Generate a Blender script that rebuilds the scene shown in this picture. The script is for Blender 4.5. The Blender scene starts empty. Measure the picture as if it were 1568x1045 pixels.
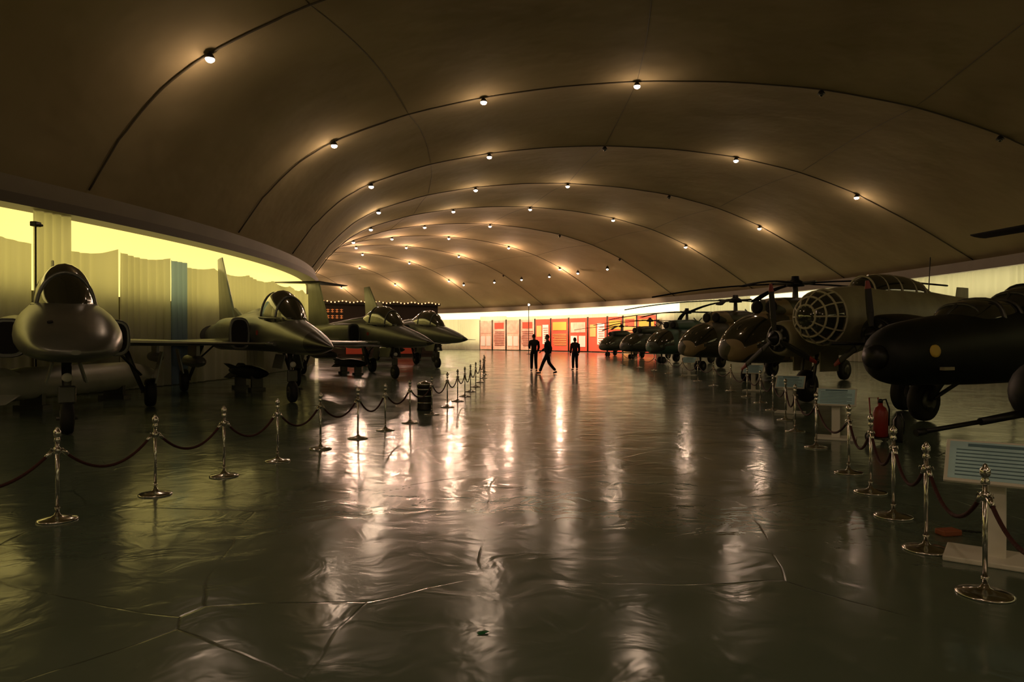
import bpy, bmesh, math, random
from mathutils import Vector, Matrix
random.seed(4)
S = bpy.context.scene
COL = S.collection
S.view_settings.view_transform = 'Standard'
D2R = math.pi/180

# ------------------------------------------------------------------ materials
def pbr(name, col, rough=0.5, metal=0.0, spec=0.5, noise=0.0, nscale=6.0, emis=None, estr=0.0, coat=0.0, alpha=None, bump=0.0):
    m = bpy.data.materials.new(name); m.use_nodes = True
    nt = m.node_tree; b = nt.nodes['Principled BSDF']
    b.inputs['Base Color'].default_value = (*col, 1)
    b.inputs['Roughness'].default_value = rough
    b.inputs['Metallic'].default_value = metal
    b.inputs['Specular IOR Level'].default_value = spec
    b.inputs['Coat Weight'].default_value = coat
    if noise > 0 or bump > 0:
        tc = nt.nodes.new('ShaderNodeTexCoord')
        n = nt.nodes.new('ShaderNodeTexNoise'); n.inputs['Scale'].default_value = nscale
        n.inputs['Detail'].default_value = 5
        nt.links.new(tc.outputs['Object'], n.inputs['Vector'])
    if noise > 0:
        r = nt.nodes.new('ShaderNodeValToRGB')
        r.color_ramp.elements[0].position = .3; r.color_ramp.elements[1].position = .7
        r.color_ramp.elements[0].color = (*[c*(1-noise) for c in col], 1)
        r.color_ramp.elements[1].color = (*[min(1, c*(1+noise)) for c in col], 1)
        nt.links.new(n.outputs['Fac'], r.inputs['Fac'])
        nt.links.new(r.outputs['Color'], b.inputs['Base Color'])
    if bump > 0:
        bp = nt.nodes.new('ShaderNodeBump'); bp.inputs['Strength'].default_value = bump
        bp.inputs['Distance'].default_value = .05
        nt.links.new(n.outputs['Fac'], bp.inputs['Height'])
        nt.links.new(bp.outputs['Normal'], b.inputs['Normal'])
    if emis:
        b.inputs['Emission Color'].default_value = (*emis, 1)
        b.inputs['Emission Strength'].default_value = estr
    return m

def camo(name, c1, c2, c3, scale=.6):
    m = pbr(name, c1, rough=.5)
    nt = m.node_tree; b = nt.nodes['Principled BSDF']
    tc = nt.nodes.new('ShaderNodeTexCoord')
    n = nt.nodes.new('ShaderNodeTexNoise'); n.inputs['Scale'].default_value = scale; n.inputs['Detail'].default_value = 1
    r = nt.nodes.new('ShaderNodeValToRGB'); r.color_ramp.interpolation = 'CONSTANT'
    e = r.color_ramp.elements
    e[0].position = 0; e[0].color = (*c1, 1); e[1].position = .47; e[1].color = (*c2, 1)
    x = e.new(.56); x.color = (*c3, 1)
    nt.links.new(tc.outputs['Object'], n.inputs['Vector'])
    nt.links.new(n.outputs['Fac'], r.inputs['Fac']); nt.links.new(r.outputs['Color'], b.inputs['Base Color'])
    return m

M = {}
M['grey'] = pbr('jet_grey_paint', (.15,.155,.14), .3, .5, noise=.18, nscale=1.5)
M['grey2'] = pbr('jet_olive_grey_paint', (.115,.12,.105), .36, .35, noise=.2, nscale=1.2)
M['metal'] = pbr('bare_metal', (.26,.25,.20), .3, .8, noise=.15, nscale=2)
M['tank'] = pbr('tank_pale_paint', (.55,.54,.46), .4, .1, noise=.1, nscale=2)
M['black'] = pbr('black_paint', (.010,.010,.010), .4, spec=.35)
M['matte'] = pbr('rotor_blade_matte', (.007,.007,.007), .8, spec=.15)
M['radome'] = pbr('radome_black', (.02,.02,.018), .3)
M['darkhole'] = pbr('intake_dark', (.004,.004,.004), .8)
M['glass'] = pbr('canopy_glass', (.03,.032,.022), .08, 0, .8, coat=.5)
M['rubber'] = pbr('tyre_rubber', (.012,.012,.012), .7)
M['strut'] = pbr('strut_metal', (.10,.10,.09), .4, .6)
M['red'] = pbr('red_paint', (.24,.018,.012), .4)
M['yellow'] = pbr('yellow_paint', (.6,.42,.07), .5)
M['white'] = pbr('white_paint', (.75,.73,.66), .5)
M['cream'] = pbr('bomber_cream_paint', (.34,.31,.19), .5, noise=.15, nscale=2)
M['frame'] = pbr('glazing_frame', (.50,.46,.30), .5)
M['heliblack'] = pbr('helicopter_black_paint', (.009,.011,.010), .5, spec=.25, noise=.3, nscale=2)
M['camo1'] = camo('camouflage_brown_tan', (.06,.055,.03), (.30,.22,.11), (.10,.08,.045), .6)
M['camo2'] = camo('camouflage_green', (.06,.13,.10), (.03,.04,.025), (.14,.17,.12), .7)
M['helidark'] = pbr('helicopter_dark_green', (.03,.035,.022), .45, noise=.3, nscale=1)
M['chrome'] = pbr('chrome', (.66,.64,.62), .16, 1.0)
M['rope'] = pbr('rope_velvet', (.05,.009,.007), .8, bump=.3, nscale=60)
M['lampmetal'] = pbr('lamp_housing', (.03,.027,.02), .5, .5)
M['bulb'] = pbr('lamp_bulb', (1,.8,.6), .5, emis=(1,.70,.50), estr=48)
M['rib'] = pbr('rib_dark', (.06,.046,.024), .6)
M['beam'] = pbr('beam_paint', (.12,.098,.055), .6, noise=.15, nscale=.6)
M['skin'] = pbr('skin', (.35,.19,.12), .6)
M['hair'] = pbr('hair_black', (.01,.009,.008), .6)
M['jacket'] = pbr('jacket_dark', (.018,.018,.022), .8, noise=.3, nscale=20)
M['jacket2'] = pbr('jacket_brown', (.05,.022,.014), .8, noise=.3, nscale=20)
M['pants'] = pbr('trousers_dark', (.012,.012,.016), .85)
M['wall'] = pbr('wall_plaster', (.22,.20,.13), .8, noise=.1, nscale=1)

def ceiling_mat():
    m = pbr('ceiling_fabric', (.40,.28,.14), .85)
    nt = m.node_tree; b = nt.nodes['Principled BSDF']
    b.inputs['Specular IOR Level'].default_value = .15
    tc = nt.nodes.new('ShaderNodeTexCoord')
    n = nt.nodes.new('ShaderNodeTexNoise'); n.inputs['Scale'].default_value = .25; n.inputs['Detail'].default_value = 6
    r = nt.nodes.new('ShaderNodeValToRGB')
    r.color_ramp.elements[0].position = .3; r.color_ramp.elements[0].color = (.235,.185,.10,1)
    r.color_ramp.elements[1].position = .7; r.color_ramp.elements[1].color = (.31,.25,.14,1)
    nt.links.new(tc.outputs['Object'], n.inputs['Vector'])
    nt.links.new(n.outputs['Fac'], r.inputs['Fac']); nt.links.new(r.outputs['Color'], b.inputs['Base Color'])
    n2 = nt.nodes.new('ShaderNodeTexNoise'); n2.inputs['Scale'].default_value = .45; n2.inputs['Detail'].default_value = 3
    nt.links.new(tc.outputs['Object'], n2.inputs['Vector'])
    bp = nt.nodes.new('ShaderNodeBump'); bp.inputs['Strength'].default_value = .45; bp.inputs['Distance'].default_value = .3
    nt.links.new(n2.outputs['Fac'], bp.inputs['Height']); nt.links.new(bp.outputs['Normal'], b.inputs['Normal'])
    return m
M['ceiling'] = ceiling_mat()

def floor_mat():
    m = pbr('floor_painted_concrete', (.05,.06,.04), .2)
    nt = m.node_tree; b = nt.nodes['Principled BSDF']; L = nt.links
    tc = nt.nodes.new('ShaderNodeTexCoord')
    def noise(scale, detail=4, dist=0):
        n = nt.nodes.new('ShaderNodeTexNoise'); n.inputs['Scale'].default_value = scale
        n.inputs['Detail'].default_value = detail; n.inputs['Distortion'].default_value = dist
        L.new(tc.outputs['Object'], n.inputs['Vector']); return n
    n1 = noise(.35, 5, .6)
    r1 = nt.nodes.new('ShaderNodeValToRGB')
    r1.color_ramp.elements[0].position = .35; r1.color_ramp.elements[0].color = (.092,.130,.098,1)
    r1.color_ramp.elements[1].position = .68; r1.color_ramp.elements[1].color = (.128,.17,.13,1)
    L.new(n1.outputs['Fac'], r1.inputs['Fac'])
    nd = noise(.5, 3)
    ad = nt.nodes.new('ShaderNodeMixRGB'); ad.blend_type = 'ADD'; ad.inputs['Fac'].default_value = .45
    L.new(tc.outputs['Object'], ad.inputs[1]); L.new(nd.outputs['Color'], ad.inputs[2])
    v = nt.nodes.new('ShaderNodeTexVoronoi'); v.feature = 'DISTANCE_TO_EDGE'; v.inputs['Scale'].default_value = .36
    L.new(ad.outputs['Color'], v.inputs['Vector'])
    rc = nt.nodes.new('ShaderNodeValToRGB')
    rc.color_ramp.elements[0].position = 0; rc.color_ramp.elements[0].color = (0,0,0,1)
    rc.color_ramp.elements[1].position = .0034; rc.color_ramp.elements[1].color = (1,1,1,1)
    L.new(v.outputs['Distance'], rc.inputs['Fac'])
    nb = noise(.9, 2)
    th = nt.nodes.new('ShaderNodeMapRange'); th.inputs['From Min'].default_value = .42; th.inputs['From Max'].default_value = .58
    L.new(nb.outputs['Fac'], th.inputs['Value'])
    ck = nt.nodes.new('ShaderNodeMixRGB'); ck.inputs[1].default_value = (1,1,1,1)
    L.new(th.outputs[0], ck.inputs['Fac']); L.new(rc.outputs['Color'], ck.inputs[2])
    mx = nt.nodes.new('ShaderNodeMixRGB'); mx.blend_type = 'MULTIPLY'; mx.inputs['Fac'].default_value = .65
    L.new(r1.outputs['Color'], mx.inputs[1]); L.new(ck.outputs['Color'], mx.inputs[2])
    L.new(mx.outputs['Color'], b.inputs['Base Color'])
    n2 = noise(1.1, 6)
    mr = nt.nodes.new('ShaderNodeMapRange'); mr.inputs['From Min'].default_value = .3; mr.inputs['From Max'].default_value = .7
    mr.inputs['To Min'].default_value = .12; mr.inputs['To Max'].default_value = .22
    L.new(n2.outputs['Fac'], mr.inputs['Value']); L.new(mr.outputs['Result'], b.inputs['Roughness'])
    b.inputs['Specular IOR Level'].default_value = .40
    n3 = noise(2.6, 3, .8)
    bp = nt.nodes.new('ShaderNodeBump'); bp.inputs['Strength'].default_value = .36; bp.inputs['Distance'].default_value = .020
    L.new(n3.outputs['Fac'], bp.inputs['Height'])
    bp2 = nt.nodes.new('ShaderNodeBump'); bp2.inputs['Strength'].default_value = .25; bp2.inputs['Distance'].default_value = .006
    L.new(ck.outputs['Color'], bp2.inputs['Height']); L.new(bp.outputs['Normal'], bp2.inputs['Normal'])
    L.new(bp2.outputs['Normal'], b.inputs['Normal'])
    return m
M['floor'] = floor_mat()

def curtain_mat(name, col, trans=.55):
    m = bpy.data.materials.new(name); m.use_nodes = True
    nt = m.node_tree; nt.nodes.remove(nt.nodes['Principled BSDF'])
    o = nt.nodes['Material Output']
    d = nt.nodes.new('ShaderNodeBsdfDiffuse'); d.inputs['Color'].default_value = (*col, 1)
    t = nt.nodes.new('ShaderNodeBsdfTranslucent'); t.inputs['Color'].default_value = (*col, 1)
    mx = nt.nodes.new('ShaderNodeMixShader'); mx.inputs['Fac'].default_value = trans
    nt.links.new(d.outputs[0], mx.inputs[1]); nt.links.new(t.outputs[0], mx.inputs[2])
    nt.links.new(mx.outputs[0], o.inputs['Surface'])
    return m
M['curtain'] = curtain_mat('curtain_cloth', (.66,.66,.53))
M['curtainblue'] = curtain_mat('curtain_cloth_blue', (.34,.47,.66))
M['win'] = pbr('window_daylight_glass', (.9,.85,.5), .4, emis=(1,.78,.23), estr=1.25)
M['win2'] = pbr('window_daylight_glass_far', (.9,.85,.6), .4, emis=(1,.86,.48), estr=1.7)

# ------------------------------------------------------------------ mesh builder
class MB:
    def __init__(s): s.v=[]; s.f=[]; s.m=[]; s.sm=[]; s.mats=[]
    def mi(s, mat):
        if mat not in s.mats: s.mats.append(mat)
        return s.mats.index(mat)
    def add(s, verts, faces, mat, smooth=True):
        o = len(s.v); s.v += [tuple(p) for p in verts]; i = s.mi(mat)
        for f in faces:
            s.f.append([o+k for k in f]); s.m.append(i); s.sm.append(smooth)
    def rings(s, rings, mat, cap=True, smooth=True, matf=None, closed=True):
        n = len(rings[0]); vs = [p for r in rings for p in r]
        o = len(s.v); s.v += [tuple(p) for p in vs]
        for a in range(len(rings)-1):
            for k in range(n if closed else n-1):
                k2 = (k+1) % n
                f = [a*n+k, a*n+k2, (a+1)*n+k2, (a+1)*n+k]
                mm = mat
                if matf:
                    c = sum((Vector(vs[q]) for q in f), Vector())/4
                    mm = matf(c) or mat
                s.f.append([o+q for q in f]); s.m.append(s.mi(mm)); s.sm.append(smooth)
        if cap:
            s.f.append([o+q for q in range(n)][::-1]); s.m.append(s.mi(mat)); s.sm.append(False)
            b = (len(rings)-1)*n
            s.f.append([o+b+q for q in range(n)]); s.m.append(s.mi(mat)); s.sm.append(False)
    def loftx(s, secs, mat, n=28, cap=True, matf=None, sub=3):
        secs = [tuple(q)+(2.0,)*(7-len(q)) for q in secs]
        out = []
        N = len(secs)
        def cr(p0,p1,p2,p3,t):
            r=[]
            for a,b,c,d in zip(p0,p1,p2,p3):
                m1=(c-a)*.5; m2=(d-b)*.5
                if (c-b)*(b-a)<=0: m1=0
                if (d-c)*(c-b)<=0: m2=0
                t2=t*t;t3=t2*t
                r.append((2*t3-3*t2+1)*b+(t3-2*t2+t)*m1+(-2*t3+3*t2)*c+(t3-t2)*m2)
            return r
        for i in range(N-1):
            p0=secs[max(0,i-1)];p1=secs[i];p2=secs[i+1];p3=secs[min(N-1,i+2)]
            for k in range(sub):
                out.append(cr(p0,p1,p2,p3,k/sub))
        out.append(list(secs[-1]))
        R=[]
        for x,y,z,ry,ru,rd,e in out:
            ring=[]
            for k in range(n):
                a=2*math.pi*k/n; c=math.cos(a); sn=math.sin(a)
                cy=math.copysign(abs(c)**(2/e),c); sz=math.copysign(abs(sn)**(2/e),sn)
                ring.append((x,y+cy*max(ry,.001),z+sz*max(ru if sn>0 else rd,.001)))
            R.append(ring)
        s.rings(R,mat,cap,True,matf)
    def tube(s, pts, r, mat, n=8, cap=True):
        pts=[Vector(p) for p in pts]; R=[]
        rr = r if isinstance(r,(list,tuple)) else [r]*len(pts)
        prev=None
        for i,p in enumerate(pts):
            d=(pts[min(i+1,len(pts)-1)]-pts[max(i-1,0)])
            if d.length<1e-7: d=Vector((0,0,1))
            d.normalize()
            if prev is None:
                u=d.orthogonal().normalized()
            else:
                u=(prev-d*prev.dot(d)); 
                if u.length<1e-6: u=d.orthogonal()
                u.normalize()
            prev=u; w=d.cross(u)
            R.append([p+(u*math.cos(2*math.pi*k/n)+w*math.sin(2*math.pi*k/n))*rr[i] for k in range(n)])
        s.rings(R,mat,cap,True)
    def lathe(s, prof, org, axis, mat, n=20, cap=True):
        ax=Vector(axis).normalized(); u=ax.orthogonal().normalized(); w=ax.cross(u); org=Vector(org)
        s.rings([[org+ax*d+(u*math.cos(2*math.pi*k/n)+w*math.sin(2*math.pi*k/n))*max(r,.0008) for k in range(n)] for d,r in prof],mat,cap,True)
    def box(s, c, sz, mat, rot=None, bev=0.0):
        c=Vector(c)
        bm=bmesh.new(); bmesh.ops.create_cube(bm,size=1)
        bmesh.ops.scale(bm,vec=Vector(sz),verts=bm.verts)
        if bev>0: bmesh.ops.bevel(bm,geom=bm.edges[:],offset=bev,segments=2,affect='EDGES',profile=.5)
        if rot is not None: bmesh.ops.rotate(bm,cent=(0,0,0),matrix=rot,verts=bm.verts)
        bm.verts.index_update()
        s.add([v.co+c for v in bm.verts],[[v.index for v in f.verts] for f in bm.faces],mat,False); bm.free()
    def sphere(s,c,r,mat,n=16,sc=(1,1,1)):
        c=Vector(c); m=n//2; R=[]
        for i in range(m+1):
            a=math.pi*i/m
            R.append([c+Vector((math.sin(a)*math.cos(2*math.pi*k/n)*sc[0],math.sin(a)*math.sin(2*math.pi*k/n)*sc[1],-math.cos(a)*sc[2]))*r for k in range(n)])
        s.rings(R,mat,False,True)
    def wing(s, rle, rte, tle, tte, tr, tt, mat, up=(0,0,1)):
        up=Vector(up); R=[]
        N=5
        for i in range(N+1):
            q=i/N
            a=Vector(rle).lerp(Vector(tle),q); b=Vector(rte).lerp(Vector(tte),q); t=tr+(tt-tr)*q
            P=lambda k,h: a.lerp(b,k)+up*(h*t)
            R.append([P(0,0),P(.06,.3),P(.3,.5),P(.65,.38),P(1,.04),P(1,-.04),P(.65,-.38),P(.3,-.5),P(.06,-.3)])
        s.rings(R,mat,True,False)
    def wheel(s, c, r, w, axis=(0,1,0)):
        s.lathe([(-w/2,r*.55),(-w/2,r*.85),(-w*.35,r*.97),(0,r),(w*.35,r*.97),(w/2,r*.85),(w/2,r*.55)],c,axis,M['rubber'],24)
        s.lathe([(-w*.56,r*.2),(-w*.56,r*.5),(w*.56,r*.5),(w*.56,r*.2)],c,axis,M['strut'],16)
    def obj(s, name, loc=(0,0,0), rz=0.0, scale=(1,1,1), parent=None):
        me=bpy.data.meshes.new(name); me.from_pydata(s.v,[],s.f)
        for m in s.mats: me.materials.append(m)
        me.polygons.foreach_set('material_index',s.m); me.polygons.foreach_set('use_smooth',s.sm)
        me.update()
        bm=bmesh.new(); bm.from_mesh(me); bmesh.ops.recalc_face_normals(bm,faces=bm.faces); bm.to_mesh(me); bm.free()
        o=bpy.data.objects.new(name,me); COL.objects.link(o)
        o.location=loc; o.rotation_euler=(0,0,rz); o.scale=scale
        if parent: o.parent=parent
        return o

# ------------------------------------------------------------------ hall (curved, annular plan)
CX, CY = -65.0, 32.0
RI, RO = 53.6, 90.5
T0, T1 = -52.0, 82.0
def P(r, th, z): return (CX+r*math.cos(th*D2R), CY+r*math.sin(th*D2R), z)
prof_pts = [(53.9,5.75),(55.3,7.7),(56.6,8.85),(58.2,9.65),(61,10.55),(64,11.15),(67,11.5),(70,11.65),(73.5,11.55),(77,11.2),(80.5,10.45),(83.5,9.4),(87,7.7),(90.4,5.75)]
def zprof(r):
    pp=prof_pts
    if r<=pp[0][0]: return pp[0][1]
    for (a,za),(b,zb) in zip(pp,pp[1:]):
        if r<=b: return za+(zb-za)*(r-a)/(b-a)
    return pp[-1][1]
def zs(r):
    return (zprof(r-.9)+zprof(r)*2+zprof(r+.9))/4 if 55<r<89.4 else zprof(r)

def sheet(name, fn, us, vs, mat, smooth=True):
    mb=MB(); V=[fn(u,v) for u in us for v in vs]; n=len(vs)
    F=[[i*n+j,i*n+j+1,(i+1)*n+j+1,(i+1)*n+j] for i in range(len(us)-1) for j in range(n-1)]
    mb.add(V,F,mat,smooth); return mb.obj(name)
def fr(a,b,n): return [a+(b-a)*i/n for i in range(n+1)]

RIBS=[-40.6,-33.5,-26.2,-18.9,-12.3,-3.5,4.1,11.5,18.5,25.7,32.9,40.1,47.3,54.5,61.7,68.9,76.1]
def sag(th):
    for a,b in zip(RIBS,RIBS[1:]):
        if a<=th<=b: return .24*math.sin(math.pi*(th-a)/(b-a))
    return 0
sheet('floor', lambda t,r: P(r,t,0), fr(T0,T1,90), fr(RI-.2,RO+.2,20), M['floor'], False)
rr=fr(53.9,90.4,73)
us=sorted(set(fr(T0,T1,400)+RIBS))
sheet('ceiling', lambda t,r: P(r,t,zs(r)+sag(t)*min(1,(r-53.9)/4,(90.4-r)/4)), us, rr, M['ceiling'])
def arcbox(name, r0,r1,t0,t1,z0,z1,mat,step=1.0,parent=None):
    n=max(2,int(abs(t1-t0)/step)); mb=MB()
    R=[[P(r0,t,z0),P(r1,t,z0),P(r1,t,z1),P(r0,t,z1)] for t in fr(t0,t1,n)]
    mb.rings(R,mat,True,False); return mb.obj(name,parent=parent)
arcbox('wall_left', RI-.3,RI,T0,T1,0,2.9,M['wall'])
arcbox('window_1', RI-.3,RI-.05,T0,T1,2.9,5.0,M['win'])
arcbox('trim_1', RI-.3,RI+.55,T0,T1,5.28,5.75,M['beam'])
arcbox('trim_2', RI-.2,RI+.75,T0,T1,5.0,5.28,M['rib'])
arcbox('wall_right', RO,RO+.3,T0,42,0,3.7,M['wall'])
arcbox('window_2', RO+.05,RO+.3,T0,42,3.7,5.25,M['win2'])
arcbox('wall_far', RO,RO+.3,42,T1,0,1.0,M['wall'])
arcbox('window_3', RO+.05,RO+.3,42,T1,1.0,5.25,M['win2'])
arcbox('trim_3', RO-.5,RO+.3,T0,T1,5.25,5.8,M['beam'])
for nm,t in (('wall_end',T1),('wall_back',T0)):
    mb=MB(); ps=[P(r,t,0) for r in rr]; pt=[P(r,t,zs(r)+.1) for r in rr]
    mb.add(ps+pt,[[i,i+1,len(rr)+i+1,len(rr)+i] for i in range(len(rr)-1)],M['wall'],False); mb.obj(nm)

mb=MB()
def ribpt(r,t):
    e=.07 if r<60 else (-.05 if r>84 else 0)
    return P(r+e,t,zs(r)-.02)
for t in RIBS:
    mb.tube([ribpt(r,t) for r in fr(54.0,90.2,145)],.03,M['rib'],6)
for c in (61,70,80.5):
    mb.tube([P(c,t,zs(c)+sag(t)-.01) for t in fr(T0,T1,240)],.010,M['rib'],4)
mb.obj('ceiling_ribs')

# lamps
COLS={'A':58.0,'B':64.0,'C':70.0,'D':77.0,'E':83.6}
LIT={-33.5:'ABCDE',-26.2:'CE',-12.3:'A',-3.5:'ABC',4.1:'ABDE',11.5:'ABCE',18.5:'ABCDE',25.7:'ABC',32.9:'ABCDE',40.1:'BCD',47.3:'ABCDE',54.5:'ABCDE',61.7:'ABCDE',68.9:'BCDE'}
mb=MB(); lights=[]
for t in RIBS:
    for k,r in COLS.items():
        z=zs(r); x,y,_=P(r,t,0)
        lit = k in LIT.get(t,'')
        mb.tube([(x,y,z+.05),(x,y,z-.10)],.02,M['lampmetal'],6)
        mb.lathe([(0,.05),(-.04,.09),(-.10,.12),(-.14,.145),(-.15,.145)],(x,y,z-.05),(0,0,1),M['lampmetal'],14)
        if lit:
            mb.sphere((x,y,z-.215),.125,M['bulb'],12,(1,1,.7)); lights.append((x,y,z-1.0,t))
        else: mb.sphere((x,y,z-.22),.08,M['glass'],10)
lampobj=mb.obj('ceiling_lamps')
for i,(x,y,z,t) in enumerate(lights):
    ld=bpy.data.lights.new('lamp_light','POINT')
    ld.energy=(150 if t<-20 else 52 if t<8 else 95 if t<20 else 225 if t<30 else 400)
    ld.color=(1,.70,.47) if t<20 else (1,.62,.43); ld.shadow_soft_size=.16
    lo=bpy.data.objects.new('lamp_light',ld); COL.objects.link(lo); lo.location=(x,y,z); lo.parent=lampobj

# curtains (soft irregular folds, slightly scalloped top edge)
def curtain(name,r,t0,t1,ztop,mat,period=.3,amp=.07,scal=0.0):
    L=abs(t1-t0)*D2R*r; n=max(8,int(L/period*9)); mb=MB(); NZ=5
    ph=random.random()*6; phase=ph
    V=[]
    for i in range(n+1):
        t=t0+(t1-t0)*i/n; s_=L*i/n
        phase+=2*math.pi/9*(1+.45*math.sin(s_*1.31+ph)+.25*math.sin(s_*3.7))
        a=amp*(.65+.35*math.sin(s_*.83+ph))
        top=ztop-scal*abs(math.sin(s_*1.05+ph*.5))**.9
        for j in range(NZ):
            k=j/(NZ-1); z=.03+(top-.03)*k
            V.append(P(r+a*math.sin(phase+.25*math.sin(k*3+s_))*(1-.35*k)+.02*math.sin(s_*2.1),t,z))
    F=[[i*NZ+j,i*NZ+j+1,(i+1)*NZ+j+1,(i+1)*NZ+j] for i in range(n) for j in range(NZ-1)]
    mb.add(V,F,mat,True); return mb.obj(name)
RC=53.98
segs=[(-50,-14.2,4.3,'curtain',.2),(-14.2,-12.95,4.98,'curtain',0),(-12.9,-11.0,4.35,'curtain',.3),(-10.95,-8.4,4.35,'curtain',.2),(-8.4,-7.4,4.25,'curtainblue',0),(-7.4,81,4.25,'curtain',.15)]
for a,b,z,m,sc_ in segs: curtain('curtain',RC,a,b,z,M[m],.42,.10,sc_)
t=-45
while t<80:
    w=random.choice([3.2,5.0,6.5]); curtain('curtain',90.05,t,min(81,t+w),random.choice([4.5,4.7,5.2,4.55]) if t<25 else random.choice([4.3,4.45,4.6]),M['curtain'],.5,.1); t+=w

# ------------------------------------------------------------------ far banners on the outer wall
M['ban_red']=pbr('banner_red',(.66,.085,.045),.6)
M['ban_pink']=pbr('banner_pale',(.80,.48,.36),.6,noise=.2,nscale=2)
M['ban_or']=pbr('banner_orange',(.70,.38,.12),.6)
M['ink']=pbr('banner_ink',(.35,.10,.07),.6)
def banner(t0,t1,base,kind):
    mb=MB(); r=89.5
    n=4
    R=[[P(r,t,.12),P(r+.08,t,.12),P(r+.08,t,4.0),P(r,t,4.0)] for t in fr(t0,t1,n)]
    mb.rings(R,base,True,False)
    w=(t1-t0)
    def patch(a,b,z0,z1,m):
        tt=fr(t0+w*a,t0+w*b,2)
        mb.rings([[P(r-.04,t,z0),P(r+.02,t,z0),P(r+.02,t,z1),P(r-.04,t,z1)] for t in tt],m,True,False)
    def lines(a,b,z0,z1,k,m):
        for i in range(k):
            z=z0+(z1-z0)*(i+.5)/k; tt=fr(t0+w*a,t0+w*(b-.1*random.random()),2)
            mb.rings([[P(r-.06,t,z-.04),P(r,t,z-.04),P(r,t,z+.04),P(r-.06,t,z+.04)] for t in tt],m,True,False)
    if kind==0: patch(.12,.5,.9,3.3,M['white']); lines(.15,.47,1.0,3.0,8,M['ink']); patch(.58,.9,1.8,3.2,M['ban_or'])
    if kind==1: patch(.1,.9,2.6,3.6,M['yellow']); lines(.1,.9,.7,2.2,7,M['ban_or'])
    if kind==2: lines(.1,.9,.6,2.6,9,M['ink']); patch(.15,.85,2.9,3.7,M['ban_red'])
    if kind==3: patch(.1,.45,.6,1.9,M['white']); patch(.55,.9,.6,1.9,M['white']); patch(.1,.9,2.3,3.5,M['ban_pink'])
    mb.tube([P(r,t0,0),P(r,t0,4.1)],.05,M['lampmetal'],6); mb.tube([P(r,t1,0),P(r,t1,4.1)],.05,M['lampmetal'],6)
    mb.obj('exhibition_banner')
bt=[(27.0,29.0,'ban_red',1),(29.1,30.5,'ban_or',2),(30.6,32.2,'ban_red',1),(32.3,34.4,'ban_red',0),(34.5,36.6,'ban_red',3),(36.7,38.7,'ban_red',1),(38.8,40.6,'ban_red',0),(40.7,42.4,'ban_pink',2),(42.5,44.1,'ban_pink',3),(44.2,45.8,'ban_pink',2),(45.9,47.4,'ban_pink',3)]
for a,b,m,k in bt: banner(a,b,M[m],k)
for t in (28,31.5,35,38.5,42,46):  # added fixtures with spots, put in to brighten the banners
    x,y,_=P(84.5,t,0)
    mb=MB(); zt=zs(84.5)
    mb.lathe([(0,.06),(-.15,.16),(-.3,.2)],(x,y,zt-.02),(0,0,1),M['lampmetal'],14)
    mb.tube([(x,y,zt+.05),(x,y,zt-.1)],.02,M['lampmetal'],6)
    mb.sphere((x,y,zt-.34),.11,M['bulb'],10)
    o=mb.obj('added_banner_light')
    ld=bpy.data.lights.new('spot','SPOT'); ld.energy=(5200 if t<40 else 3800); ld.color=(1,.64,.43); ld.spot_size=72*D2R; ld.spot_blend=.8; ld.shadow_soft_size=.2
    lo=bpy.data.objects.new('spot',ld); COL.objects.link(lo); lo.location=(x,y,zt-.55)
    tx,ty,_=P(89.5,t,0); d=Vector((tx-x,ty-y,1.6-zt+.5)); lo.rotation_euler=d.to_track_quat('-Z','Y').to_euler(); lo.parent=o

M['booth']=pbr('booth_dark_panel',(.03,.013,.008),.6)
M['fairy']=pbr('fairy_bulb',(1,.5,.2),.5,emis=(1,.42,.16),estr=4)
M['sign_or']=pbr('sign_letters',(.6,.2,.05),.5,emis=(1,.3,.08),estr=.35)
mb=MB(); a=Vector((-15.6,57.5)); b=Vector((-6.4,61.5)); d=(b-a); ang=math.atan2(d.y,d.x); L=d.length
mb.box((L/2,.3,2.2),(L,.5,4.4),M['booth']); mb.box((L/2,.2,4.5),(L+.3,.9,.22),M['lampmetal'])
for i in range(5): mb.box((L*(i+.5)/5,.02,1.5),(L/5-.3,.08,2.4),M['ban_red' if i%2 else 'booth'])
for i in range(34): mb.sphere((L*i/33,-.28,4.6+.06*math.sin(i*1.3)),.055,M['fairy'],8)
for i in range(5):
    for j in range(2):
        x0=.35+i*.36; mb.box((x0,.02,3.95-.5*j),(.24,.06,.05),M['sign_or']); mb.box((x0,.02,3.78-.5*j),(.24,.06,.05),M['sign_or']); mb.box((x0,.02,3.86-.5*j),(.05,.06,.3),M['sign_or'])
mb.obj('exhibition_booth',(a.x,a.y,0),ang)

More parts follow.
